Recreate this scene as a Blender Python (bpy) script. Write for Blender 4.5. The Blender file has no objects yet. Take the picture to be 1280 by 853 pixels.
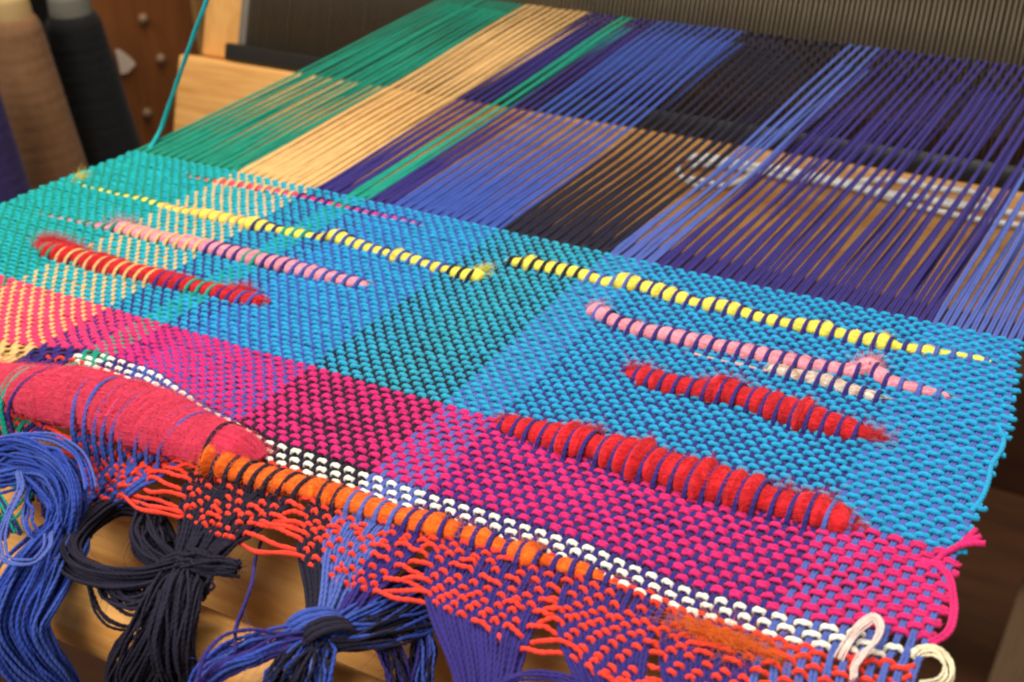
import bpy, math, random
import numpy as np
rng = np.random.default_rng(7); random.seed(7)
S = bpy.context.scene
COL = S.collection

# ------------------------------------------------------------------ camera
RC = np.array([[0.86586057, -0.2236262, 0.44752295],
               [0.49896748, 0.45090508, -0.74007842],
               [-0.03628945, 0.86410412, 0.50200313]])
CAM = np.array([0.4439666, -0.39805955, 0.21975099])
FPX = 1605.6
cam_data = bpy.data.cameras.new('camera'); cam = bpy.data.objects.new('camera', cam_data); COL.objects.link(cam)
from mathutils import Matrix
m = Matrix.Identity(4)
for a in range(3):
    for b in range(3): m[a][b] = RC[a, b]
    m[a][3] = CAM[a]
cam.matrix_world = m
cam_data.sensor_width = 36; cam_data.lens = 36 * FPX / 1280
cam_data.clip_start = 0.01; cam_data.clip_end = 50
cam_data.dof.use_dof = True; cam_data.dof.focus_distance = 0.385; cam_data.dof.aperture_fstop = 18
S.camera = cam

# ------------------------------------------------------------------ light
W = bpy.data.worlds.new('World'); S.world = W; W.use_nodes = True
W.node_tree.nodes['Background'].inputs[0].default_value = (1.0, 0.9, 0.78, 1)
W.node_tree.nodes['Background'].inputs[1].default_value = 0.30
def area(name, loc, target, size, power, col):
    L = bpy.data.lights.new(name, 'AREA'); L.shape = 'RECTANGLE'; L.size, L.size_y = size; L.energy = power; L.color = col
    o = bpy.data.objects.new(name, L); COL.objects.link(o); o.location = loc
    from mathutils import Vector
    o.rotation_euler = (Vector(target) - Vector(loc)).to_track_quat('-Z', 'Y').to_euler()
area('ceiling_lamp', (0.10, 0.42, 1.35), (0.24, -0.08, 0), (1.1, 0.5), 21, (1.0, 0.93, 0.83))
area('front_fill', (0.15, -1.05, 1.15), (0.2, 0.1, 0), (0.9, 0.6), 23, (1.0, 0.95, 0.88))  # fill light added from the front to brighten the oak board
S.view_settings.view_transform = 'Standard'; S.view_settings.look = 'None'; S.view_settings.gamma = 1
S.view_settings.exposure = 0.03
S.cycles.max_bounces = 6
S.render.filter_size = 2.2; S.cycles.filter_width = 2.2

# ------------------------------------------------------------------ helpers
def back(pts, z=0.0):
    """points of the photograph's view laid onto the horizontal plane at height z"""
    pts = np.atleast_2d(np.array(pts, float))
    d = np.stack([(pts[:, 0] - 640) / FPX, -(pts[:, 1] - 426.5) / FPX, -np.ones(len(pts))], 1) @ RC.T
    z = np.broadcast_to(np.asarray(z, float), (len(pts),))
    t = (z - CAM[2]) / d[:, 2]
    return CAM + d * t[:, None]
def at_x(px, X):
    d = np.array([(px[0] - 640) / FPX, -(px[1] - 426.5) / FPX, -1]) @ RC.T
    return CAM + d * ((X - CAM[0]) / d[0])
def at_plane(px, o, n):
    d = np.array([(px[0] - 640) / FPX, -(px[1] - 426.5) / FPX, -1]) @ RC.T
    return CAM + d * (np.dot(np.asarray(o) - CAM, n) / np.dot(d, n))
def spline(P, n):
    P = np.asarray(P, float)
    seg = np.linalg.norm(np.diff(P, axis=0), axis=1); t = np.concatenate([[0], np.cumsum(np.maximum(seg, 1e-6))])
    # monotone-ish Catmull-Rom on chord length
    T = np.gradient(P, t, axis=0)
    q = np.linspace(0, t[-1], n); k = np.clip(np.searchsorted(t, q, 'right') - 1, 0, len(t) - 2)
    h = (t[k + 1] - t[k])[:, None]; s = ((q - t[k]) / h[:, 0])[:, None]
    return ((2*s**3 - 3*s**2 + 1) * P[k] + (s**3 - 2*s**2 + s) * h * T[k]
            + (-2*s**3 + 3*s**2) * P[k+1] + (s**3 - s**2) * h * T[k+1])
def smooth_noise(n, step, amp):
    k = max(2, int(n / step) + 2)
    return amp * np.interp(np.linspace(0, k - 1, n), np.arange(k), rng.normal(0, 1, k))
def mesh_from(name, V, F, mat, UV=None, smooth=True):
    me = bpy.data.meshes.new(name)
    V = np.asarray(V, np.float32); F = np.asarray(F, np.int32); k = F.shape[1]
    me.vertices.add(len(V)); me.vertices.foreach_set('co', V.ravel())
    me.loops.add(F.size); me.loops.foreach_set('vertex_index', F.ravel())
    me.polygons.add(len(F))
    me.polygons.foreach_set('loop_start', np.arange(0, F.size, k, dtype=np.int32))
    me.polygons.foreach_set('loop_total', np.full(len(F), k, np.int32))
    if smooth: me.polygons.foreach_set('use_smooth', np.ones(len(F), bool))
    if UV is not None:
        l = me.uv_layers.new(name='UVMap'); l.data.foreach_set('uv', np.asarray(UV, np.float32)[F.ravel()].ravel())
    me.update(); me.validate()
    me.materials.append(mat)
    return me
def obj(name, me, parent=None):
    o = bpy.data.objects.new(name, me); COL.objects.link(o)
    if parent is not None: o.parent = parent
    return o
def empty(name, label, cat, loc=(0, 0, 0), group=None):
    o = bpy.data.objects.new(name, None); COL.objects.link(o); o.location = loc
    o.empty_display_size = 0.02
    tag(o, label, cat, group); return o
def tag(o, label, cat, group=None):
    o['label'] = label; o['category'] = cat
    if group: o['group'] = group
    return o
def local(o, V):   # keep geometry in world coordinates under a moved empty
    return np.asarray(V) - np.array(o.location)

def frames_up(P):
    T = np.gradient(P, axis=0); T /= np.linalg.norm(T, axis=1, keepdims=True) + 1e-12
    B = np.cross(T, np.array([0, 0, 1.0])); B /= np.linalg.norm(B, axis=1, keepdims=True) + 1e-9
    return T, B, np.cross(B, T)
def frames_tr(P):
    T = np.gradient(P, axis=0); T /= np.linalg.norm(T, axis=1, keepdims=True) + 1e-12
    a = np.array([0, 0, 1.0]) if abs(T[0, 2]) < .9 else np.array([0, 1.0, 0])
    b = np.cross(T[0], a); b /= np.linalg.norm(b)
    B = np.empty_like(P); B[0] = b
    for i in range(1, len(P)):
        b = b - T[i] * (b @ T[i]); b /= np.linalg.norm(b) + 1e-12; B[i] = b
    return T, B, np.cross(B, T)
def tube_data(P, r, sides=6, tr=False, lobes=0.0, twist=0.0, flat=1.0, closed_ends=True):
    """ply-twisted tube: lobed section that rotates along its length"""
    P = np.asarray(P, float); n = len(P)
    T, B, N = (frames_tr if tr else frames_up)(P)
    r = np.broadcast_to(np.asarray(r, float), (n,))
    L = np.concatenate([[0], np.cumsum(np.linalg.norm(np.diff(P, axis=0), axis=1))])
    th = np.arange(sides) * 2 * np.pi / sides
    ph = th[None, :] + 0 * L[:, None]
    rad = r[:, None] * (1 + lobes * np.cos(2 * (ph - twist * L[:, None])))
    V = P[:, None, :] + rad[..., None] * (np.cos(ph)[..., None] * B[:, None, :] + flat * np.sin(ph)[..., None] * N[:, None, :])
    V = V.reshape(-1, 3)
    i = np.arange(n - 1)[:, None]; j = np.arange(sides)[None, :]; j2 = (j + 1) % sides
    F = np.stack([i*sides + j, i*sides + j2, (i+1)*sides + j2, (i+1)*sides + j], -1).reshape(-1, 4)
    UV = np.stack([np.repeat(L * 1000, sides), np.tile(np.arange(sides) / sides, n)], 1)
    if closed_ends:
        V = np.concatenate([V, P[:1], P[-1:]]); UV = np.concatenate([UV, [[0, 0]], [[L[-1]*1000, 0]]])
        a = n * sides; jj = np.arange(sides); kk = (jj + 1) % sides
        c0 = np.stack([np.full(sides, a), kk, jj, jj], 1)[:, [0, 1, 2, 2]]
        F0 = np.stack([np.full(sides//2, a), (2*np.arange(sides//2)+2) % sides, 2*np.arange(sides//2)+1, 2*np.arange(sides//2)], 1)
        o = (n - 1) * sides
        F1 = np.stack([np.full(sides//2, a+1), o+2*np.arange(sides//2), o+2*np.arange(sides//2)+1, o+(2*np.arange(sides//2)+2) % sides], 1)
        F = np.concatenate([F, F0, F1])
    return V, F, UV
def thread(name, P, r, mat, parent=None, **k):
    V, F, UV = tube_data(P, r, **k)
    if parent is not None: V = local(parent, V)
    return obj(name, mesh_from(name, V, F, mat, UV), parent)
def double_thread(name, P, off, r, mat, parent, sides=6, lobes=.07, twist=2200, flat=1.0, tr=False, cross=0.0):
    P = np.asarray(P, float); T, B, N = (frames_tr if tr else frames_up)(P)
    off = np.broadcast_to(np.asarray(off, float), (len(P),))[:, None]
    L = np.concatenate([[0], np.cumsum(np.linalg.norm(np.diff(P, axis=0), axis=1))])
    a = (cross*np.sin(L*90 + rng.uniform(0, 6)))[:, None] if cross else 0.0
    D = B*np.cos(a) + N*np.sin(a)
    V, F, U = join_data([tube_data(P + D*off, r, sides, tr, lobes, twist, flat), tube_data(P - D*off, r, sides, tr, lobes, twist, flat)])
    return obj(name, mesh_from(name, local(parent, V), F, mat, U), parent)
def join_data(parts):
    Vs, Fs, Us, o = [], [], [], 0
    for V, F, U in parts:
        Vs.append(V); Fs.append(F + o); Us.append(U); o += len(V)
    return np.concatenate(Vs), np.concatenate(Fs), np.concatenate(Us)
def box_data(c, ax, half):
    """box with centre c, axes rows of ax, half sizes"""
    c = np.asarray(c, float); ax = np.asarray(ax, float)
    s = np.array([[x, y, z] for x in (-1, 1) for y in (-1, 1) for z in (-1, 1)], float)
    V = c + (s * np.asarray(half)) @ ax
    F = np.array([[0, 1, 3, 2], [4, 6, 7, 5], [0, 4, 5, 1], [2, 3, 7, 6], [0, 2, 6, 4], [1, 5, 7, 3]])
    return V, F, np.zeros((8, 2))
def box(name, c, half, mat, parent=None, ax=np.eye(3), bevel=0.0, seg=3):
    V, F, _ = box_data(c, ax, half)
    if parent is not None: V = local(parent, V)
    o = obj(name, mesh_from(name, V, F, mat, smooth=False), parent)
    if bevel:
        b = o.modifiers.new('bevel', 'BEVEL'); b.width = bevel; b.segments = seg; b.limit_method = 'NONE'
        for p in o.data.polygons: p.use_smooth = True
    return o

# ------------------------------------------------------------------ materials
def new_mat(name):
    M = bpy.data.materials.new(name); M.use_nodes = True
    nt = M.node_tree; return M, nt, nt.nodes['Principled BSDF']
def yarn_mat(name, col, var=0.22, rough=0.9, sheen=0.16, ply=2.2, bump=0.5, col2=None, dye=None):
    M, nt, P = new_mat(name); N = nt.nodes; Lk = nt.links
    uv = N.new('ShaderNodeUVMap')
    sep = N.new('ShaderNodeSeparateXYZ'); Lk.new(uv.outputs[0], sep.inputs[0])
    # ply stripes: fract(length*ply + turn)
    ma = N.new('ShaderNodeMath'); ma.operation = 'MULTIPLY'; ma.inputs[1].default_value = ply * 2 * math.pi / 4; Lk.new(sep.outputs[0], ma.inputs[0])
    mb = N.new('ShaderNodeMath'); mb.operation = 'MULTIPLY_ADD'; mb.inputs[1].default_value = 4 * math.pi; Lk.new(sep.outputs[1], mb.inputs[0]); Lk.new(ma.outputs[0], mb.inputs[2])
    sn = N.new('ShaderNodeMath'); sn.operation = 'SINE'; Lk.new(mb.outputs[0], sn.inputs[0])
    # fibres: noise in object space
    tc = N.new('ShaderNodeTexCoord')
    nz = N.new('ShaderNodeTexNoise'); nz.inputs['Scale'].default_value = 2600; nz.inputs['Detail'].default_value = 2; Lk.new(tc.outputs['Object'], nz.inputs['Vector'])
    n2 = N.new('ShaderNodeTexNoise'); n2.inputs['Scale'].default_value = 160; n2.inputs['Detail'].default_value = 3; Lk.new(tc.outputs['Object'], n2.inputs['Vector'])
    add = N.new('ShaderNodeMath'); add.operation = 'MULTIPLY_ADD'; add.inputs[1].default_value = 0.35; Lk.new(sn.outputs[0], add.inputs[0]); Lk.new(nz.outputs[0], add.inputs[2])
    bp = N.new('ShaderNodeBump'); bp.inputs['Strength'].default_value = bump; bp.inputs['Distance'].default_value = 0.0004; Lk.new(add.outputs[0], bp.inputs['Height'])
    Lk.new(bp.outputs[0], P.inputs['Normal'])
    mix = N.new('ShaderNodeMix'); mix.data_type = 'RGBA'
    c = np.array(col); lo = np.clip(c * (1 - var), 0, 1); hi = np.clip(c * (1 + var * .7) + .004, 0, 1)
    if col2 is not None: lo = np.array(col2)
    mix.inputs['A'].default_value = (*lo, 1); mix.inputs['B'].default_value = (*hi, 1)
    sm = N.new('ShaderNodeMath'); sm.operation = 'MULTIPLY_ADD'; sm.inputs[1].default_value = 0.55
    Lk.new(nz.outputs[0], sm.inputs[0])
    s2 = N.new('ShaderNodeMath'); s2.operation = 'MULTIPLY'; s2.inputs[1].default_value = 0.5; Lk.new(n2.outputs[0], s2.inputs[0]); Lk.new(s2.outputs[0], sm.inputs[2])
    mr = N.new('ShaderNodeMapRange'); mr.inputs['From Min'].default_value = 0.3; mr.inputs['From Max'].default_value = 0.72; Lk.new(sm.outputs[0], mr.inputs['Value'])
    Lk.new(mr.outputs[0], mix.inputs['Factor'])
    if dye:
        sx = N.new('ShaderNodeSeparateXYZ'); Lk.new(tc.outputs['Object'], sx.inputs[0])
        ra = N.new('ShaderNodeMapRange'); ra.inputs['From Min'].default_value = -.2; ra.inputs['From Max'].default_value = .2; Lk.new(sx.outputs[0], ra.inputs['Value'])
        cr = N.new('ShaderNodeValToRGB'); el = cr.color_ramp.elements
        for q, (ps, cc) in enumerate(dye):
            e = el[q] if q < 2 else el.new(ps)
            e.position = ps; e.color = (*cc, 1)
        Lk.new(ra.outputs[0], cr.inputs[0])
        hv = N.new('ShaderNodeMapRange'); hv.inputs['To Min'].default_value = .72; hv.inputs['To Max'].default_value = 1.15; Lk.new(mr.outputs[0], hv.inputs['Value'])
        mu = N.new('ShaderNodeVectorMath'); mu.operation = 'SCALE'; Lk.new(cr.outputs[0], mu.inputs[0]); Lk.new(hv.outputs[0], mu.inputs['Scale'])
        Lk.new(mu.outputs[0], P.inputs['Base Color'])
    else: Lk.new(mix.outputs['Result'], P.inputs['Base Color'])
    P.inputs['Roughness'].default_value = rough
    P.inputs['Specular IOR Level'].default_value = 0.2
    P.inputs['Sheen Weight'].default_value = sheen; P.inputs['Sheen Roughness'].default_value = 0.4
    P.inputs['Sheen Tint'].default_value = (*np.clip(c * .6 + .4, 0, 1), 1)
    return M
def s2l(r, g, b, k=1.0):
    f = lambda v: ((v/255 + .055)/1.055)**2.4 if v > 10 else v/255/12.92
    return tuple(min(1, f(v) * k) for v in (r, g, b))
Y = dict(
    cyan=yarn_mat('cyan_yarn', s2l(42, 160, 208), dye=[(0, s2l(26, 176, 178)), (1, s2l(40, 160, 208)), (.2, s2l(34, 172, 188)), (.36, s2l(44, 156, 212)), (.48, s2l(44, 158, 206)), (.57, s2l(52, 166, 190)), (.68, s2l(44, 158, 206))]), green=yarn_mat('green_yarn', s2l(22, 138, 112)),
    tan=yarn_mat('tan_yarn', s2l(226, 182, 118)), purple=yarn_mat('purple_yarn', s2l(50, 40, 116)),
    blue=yarn_mat('blue_yarn', s2l(58, 82, 166)), lblue=yarn_mat('light_blue_yarn', s2l(78, 97, 174)),
    navy=yarn_mat('navy_yarn', s2l(31, 28, 46), sheen=.06), teal=yarn_mat('teal_yarn', s2l(20, 150, 128)),
    magenta=yarn_mat('magenta_yarn', s2l(212, 42, 116), dye=[(0, s2l(244, 88, 108)), (1, s2l(214, 42, 112)), (.24, s2l(236, 66, 110)), (.34, s2l(208, 42, 120))]), white=yarn_mat('white_yarn', s2l(246, 240, 222), var=.1),
    coral=yarn_mat('coral_yarn', s2l(238, 66, 48)),
    cream=yarn_mat('cream_tape', s2l(226, 214, 180), var=.16, ply=0.6), tape=yarn_mat('white_tape', s2l(222, 200, 192), var=.1, ply=.6),
    rblue=yarn_mat('royal_blue_yarn', s2l(48, 74, 168)))
def roving_mat(name, col, var=.3, col2=None):
    M, nt, P = new_mat(name); N = nt.nodes; Lk = nt.links
    uv = N.new('ShaderNodeUVMap'); mp = N.new('ShaderNodeMapping'); mp.inputs['Scale'].default_value = (0.35, 26, 1); Lk.new(uv.outputs[0], mp.inputs[0])
    nz = N.new('ShaderNodeTexNoise'); nz.inputs['Scale'].default_value = 1.0; nz.inputs['Detail'].default_value = 4; nz.inputs['Roughness'].default_value = .65; Lk.new(mp.outputs[0], nz.inputs['Vector'])
    tc = N.new('ShaderNodeTexCoord'); n2 = N.new('ShaderNodeTexNoise'); n2.inputs['Scale'].default_value = 420; n2.inputs['Detail'].default_value = 3; Lk.new(tc.outputs['Object'], n2.inputs['Vector'])
    av = N.new('ShaderNodeMath'); av.operation = 'ADD'; Lk.new(nz.outputs[0], av.inputs[0]); Lk.new(n2.outputs[0], av.inputs[1])
    bp = N.new('ShaderNodeBump'); bp.inputs['Strength'].default_value = .55; bp.inputs['Distance'].default_value = .0006; Lk.new(av.outputs[0], bp.inputs['Height']); Lk.new(bp.outputs[0], P.inputs['Normal'])
    mr = N.new('ShaderNodeMapRange'); mr.inputs['From Min'].default_value = .7; mr.inputs['From Max'].default_value = 1.3; Lk.new(av.outputs[0], mr.inputs['Value'])
    mix = N.new('ShaderNodeMix'); mix.data_type = 'RGBA'; c = np.array(col)
    lo = c * (1 - var) if col2 is None else np.array(col2)
    mix.inputs['A'].default_value = (*lo, 1); mix.inputs['B'].default_value = (*np.clip(c * (1 + .5*var) + .01, 0, 1), 1)
    Lk.new(mr.outputs[0], mix.inputs['Factor']); Lk.new(mix.outputs['Result'], P.inputs['Base Color'])
    P.inputs['Roughness'].default_value = .95; P.inputs['Specular IOR Level'].default_value = .15
    P.inputs['Sheen Weight'].default_value = .4; P.inputs['Sheen Tint'].default_value = (*np.clip(c*.7+.3, 0, 1), 1)
    P.inputs['Subsurface Weight'].default_value = 0.15; P.inputs['Subsurface Radius'].default_value = (.002, .001, .001); P.inputs['Subsurface Scale'].default_value = 1
    return M
RV = dict(yellow=roving_mat('yellow_wool', s2l(250, 232, 92), .12), pink=roving_mat('pink_wool', s2l(242, 152, 168), .15),
          red=roving_mat('red_wool', s2l(232, 34, 44), .22), crimson=roving_mat('crimson_wool', s2l(255, 66, 104), .14),
          orange=roving_mat('orange_wool', s2l(255, 122, 24), .2, s2l(246, 88, 20)),
          peach=roving_mat('peach_wool', s2l(240, 170, 140), .2),
          speckle=roving_mat('speckled_wool', s2l(250, 238, 226), .2, s2l(190, 130, 100)))
def wood_mat(name, c1, c2, scale=(6, 90, 90), rough=.45, spec=.4):
    M, nt, P = new_mat(name); N = nt.nodes; Lk = nt.links
    tc = N.new('ShaderNodeTexCoord'); mp = N.new('ShaderNodeMapping'); mp.inputs['Scale'].default_value = scale; Lk.new(tc.outputs['Object'], mp.inputs[0])
    nz = N.new('ShaderNodeTexNoise'); nz.inputs['Scale'].default_value = 1; nz.inputs['Detail'].default_value = 6; nz.inputs['Roughness'].default_value = .6; nz.inputs['Distortion'].default_value = .4; Lk.new(mp.outputs[0], nz.inputs['Vector'])
    mp2 = N.new('ShaderNodeMapping'); mp2.inputs['Scale'].default_value = tuple(4.5*s for s in scale); Lk.new(tc.outputs['Object'], mp2.inputs[0])
    n2 = N.new('ShaderNodeTexNoise'); n2.inputs['Scale'].default_value = 1; n2.inputs['Detail'].default_value = 3; Lk.new(mp2.outputs[0], n2.inputs['Vector'])
    av = N.new('ShaderNodeMath'); av.operation = 'MULTIPLY_ADD'; av.inputs[1].default_value = .45; Lk.new(n2.outputs[0], av.inputs[0]); Lk.new(nz.outputs[0], av.inputs[2])
    mr = N.new('ShaderNodeMapRange'); mr.inputs['From Min'].default_value = .45; mr.inputs['From Max'].default_value = 1.0; Lk.new(av.outputs[0], mr.inputs['Value'])
    mix = N.new('ShaderNodeMix'); mix.data_type = 'RGBA'; mix.inputs['A'].default_value = (*c1, 1); mix.inputs['B'].default_value = (*c2, 1)
    Lk.new(mr.outputs[0], mix.inputs['Factor']); Lk.new(mix.outputs['Result'], P.inputs['Base Color'])
    bp = N.new('ShaderNodeBump'); bp.inputs['Strength'].default_value = .15; bp.inputs['Distance'].default_value = .0008; Lk.new(av.outputs[0], bp.inputs['Height']); Lk.new(bp.outputs[0], P.inputs['Normal'])
    P.inputs['Roughness'].default_value = rough; P.inputs['Specular IOR Level'].default_value = spec
    return M
def plain_mat(name, col, rough=.6, metal=0.0, var=.15, scale=60):
    M, nt, P = new_mat(name); N = nt.nodes; Lk = nt.links
    tc = N.new('ShaderNodeTexCoord'); nz = N.new('ShaderNodeTexNoise'); nz.inputs['Scale'].default_value = scale; nz.inputs['Detail'].default_value = 4; Lk.new(tc.outputs['Object'], nz.inputs['Vector'])
    mix = N.new('ShaderNodeMix'); mix.data_type = 'RGBA'; c = np.array(col)
    mix.inputs['A'].default_value = (*(c*(1-var)), 1); mix.inputs['B'].default_value = (*np.clip(c*(1+var), 0, 1), 1)
    Lk.new(nz.outputs[0], mix.inputs['Factor']); Lk.new(mix.outputs['Result'], P.inputs['Base Color'])
    P.inputs['Roughness'].default_value = rough; P.inputs['Metallic'].default_value = metal
    return M
BOLT = plain_mat('dull_bolt', s2l(120, 92, 66), .6, .3)
OAK = wood_mat('oiled_oak', s2l(186, 122, 56), s2l(236, 182, 108), rough=.34)
OAK_Z = wood_mat('oak_upright_wood', s2l(205, 145, 72), s2l(234, 178, 104), scale=(80, 80, 6))
BROWN = wood_mat('brown_wood', s2l(104, 58, 24), s2l(140, 84, 40), scale=(50, 50, 5), rough=.5)
DARKWOOD = wood_mat('dark_wood', s2l(60, 34, 20), s2l(88, 52, 30), scale=(6, 60, 60), rough=.6)
FLOORM = wood_mat('floor_wood', s2l(62, 36, 20), s2l(92, 56, 30), scale=(3, 24, 24), rough=.5)
BLACK = plain_mat('black_lacquer', s2l(30, 26, 22), .35)
STEEL = plain_mat('reed_steel', s2l(128, 116, 96), .38, .5)
GREYM = plain_mat('grey_metal', s2l(140, 130, 118), .4, .5)
WALLM = plain_mat('dim_wall', s2l(70, 58, 44), .9, 0, .2, 6)

# ------------------------------------------------------------------ the setting
def plane(name, V, mat):
    o = obj(name, mesh_from(name, V, np.array([[0, 1, 2, 3]]), mat, smooth=False)); o['kind'] = 'structure'; return o
plane('floor', [(-3, -1.5, -.72), (2, -1.5, -.72), (2, 3, -.72), (-3, 3, -.72)], FLOORM)
plane('back_wall', [(-3, 1.9, -.72), (2, 1.9, -.72), (2, 1.9, 1.8), (-3, 1.9, 1.8)], WALLM)

# ------------------------------------------------------------------ cloth layout
NE = 168; PITCH = 0.4 / NE
END_X = (np.arange(NE) + .5) * PITCH
def end_colour(i):
    for hi, c in ((25, 'green'), (44, 'tan'), (51, 'purple'), (56, 'teal'), (61, 'purple'), (84, 'blue'), (105, 'navy'), (113, 'lblue'), (156, 'purple'), (168, 'lblue')):
        if i < hi: return c
# slow sideways drift of the ends (cloth draws in, selvedges bow)
_bX = np.array([0, .06, .106, .2, .252, .30, .373, .4])
_bY = np.array([-.22, -.165, -.119, -.06, 0, .1, .28])
_bD = np.array([[-.020, -.006, -.003, -.003, .000, .001, .002, .009],
                [-.017, -.005, -.002, -.003, .000, .001, .002, .010],
                [-.014, -.004, .000, -.003, -.001, .000, .001, .008],
                [-.007, -.001, .001, -.001, -.002, .000, .000, .007],
                [.000, .002, .001, .000, -.002, .000, -.001, .000],
                [.000, -.001, -.002, .003, .002, .001, .000, .000],
                [-.004, -.009, -.007, -.004, .002, .002, .000, -.001]])
def drift(x, y):
    cols = np.array([np.interp(x, _bX, _bD[k]) for k in range(len(_bY))])
    y = np.atleast_1d(y)
    k = np.clip(np.searchsorted(_bY, y, 'right') - 1, 0, len(_bY) - 2)
    s = np.clip((y - _bY[k]) / (_bY[k+1] - _bY[k]), 0, 1); s = s*s*(3-2*s)
    return cols[k] * (1 - s) + cols[k+1] * s
# picks (rows), Y as a function of X
_wX = [0, .06, .095, .123, .152, .182, .213, .257, .32, .352, .381, .408, .43]
_wY = [-.160, -.160, -.156, -.1465, -.1475, -.1565, -.1625, -.163, -.162, -.1655, -.163, -.156, -.153]
def y_white(x): return np.interp(x, _wX, _wY)
MAGY = -.119
N_CY, N_MG, N_WH = 45, 14, 3
rows = []       # (kind, function)
wob = [(rng.normal(0, .00016), rng.uniform(0, 6), rng.normal(0, .00013), rng.uniform(0, 6)) for _ in range(80)]
def wobble(j, x): a, b, c, d = wob[j]; return a*np.sin(23*x+b) + c*np.sin(61*x+d) + .0009*np.sin(17*x+j*.055) 
def row_y(j, x):
    x = np.asarray(x, float)
    if j < N_CY:
        t = (j + .6) / N_CY
        return t * MAGY + wobble(j, x)
    if j < N_CY + N_MG:
        t = (j - N_CY + .45) / N_MG
        return MAGY + t * (y_white(x) + .003 - MAGY) + wobble(j, x)
    k = j - N_CY - N_MG
    return y_white(x) + .0012 - k * .0033 + .5*wobble(j, x)
NR = N_CY + N_MG + N_WH
def row_info(j):
    if j < N_CY: return 'cyan', .00080
    if j < N_CY + N_MG: return 'magenta', .00058
    return 'white', .00082
RW = .00084           # warp yarn radius
AW, BW = .00088, .00052
END_J = rng.normal(0, 1, NE)

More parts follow.
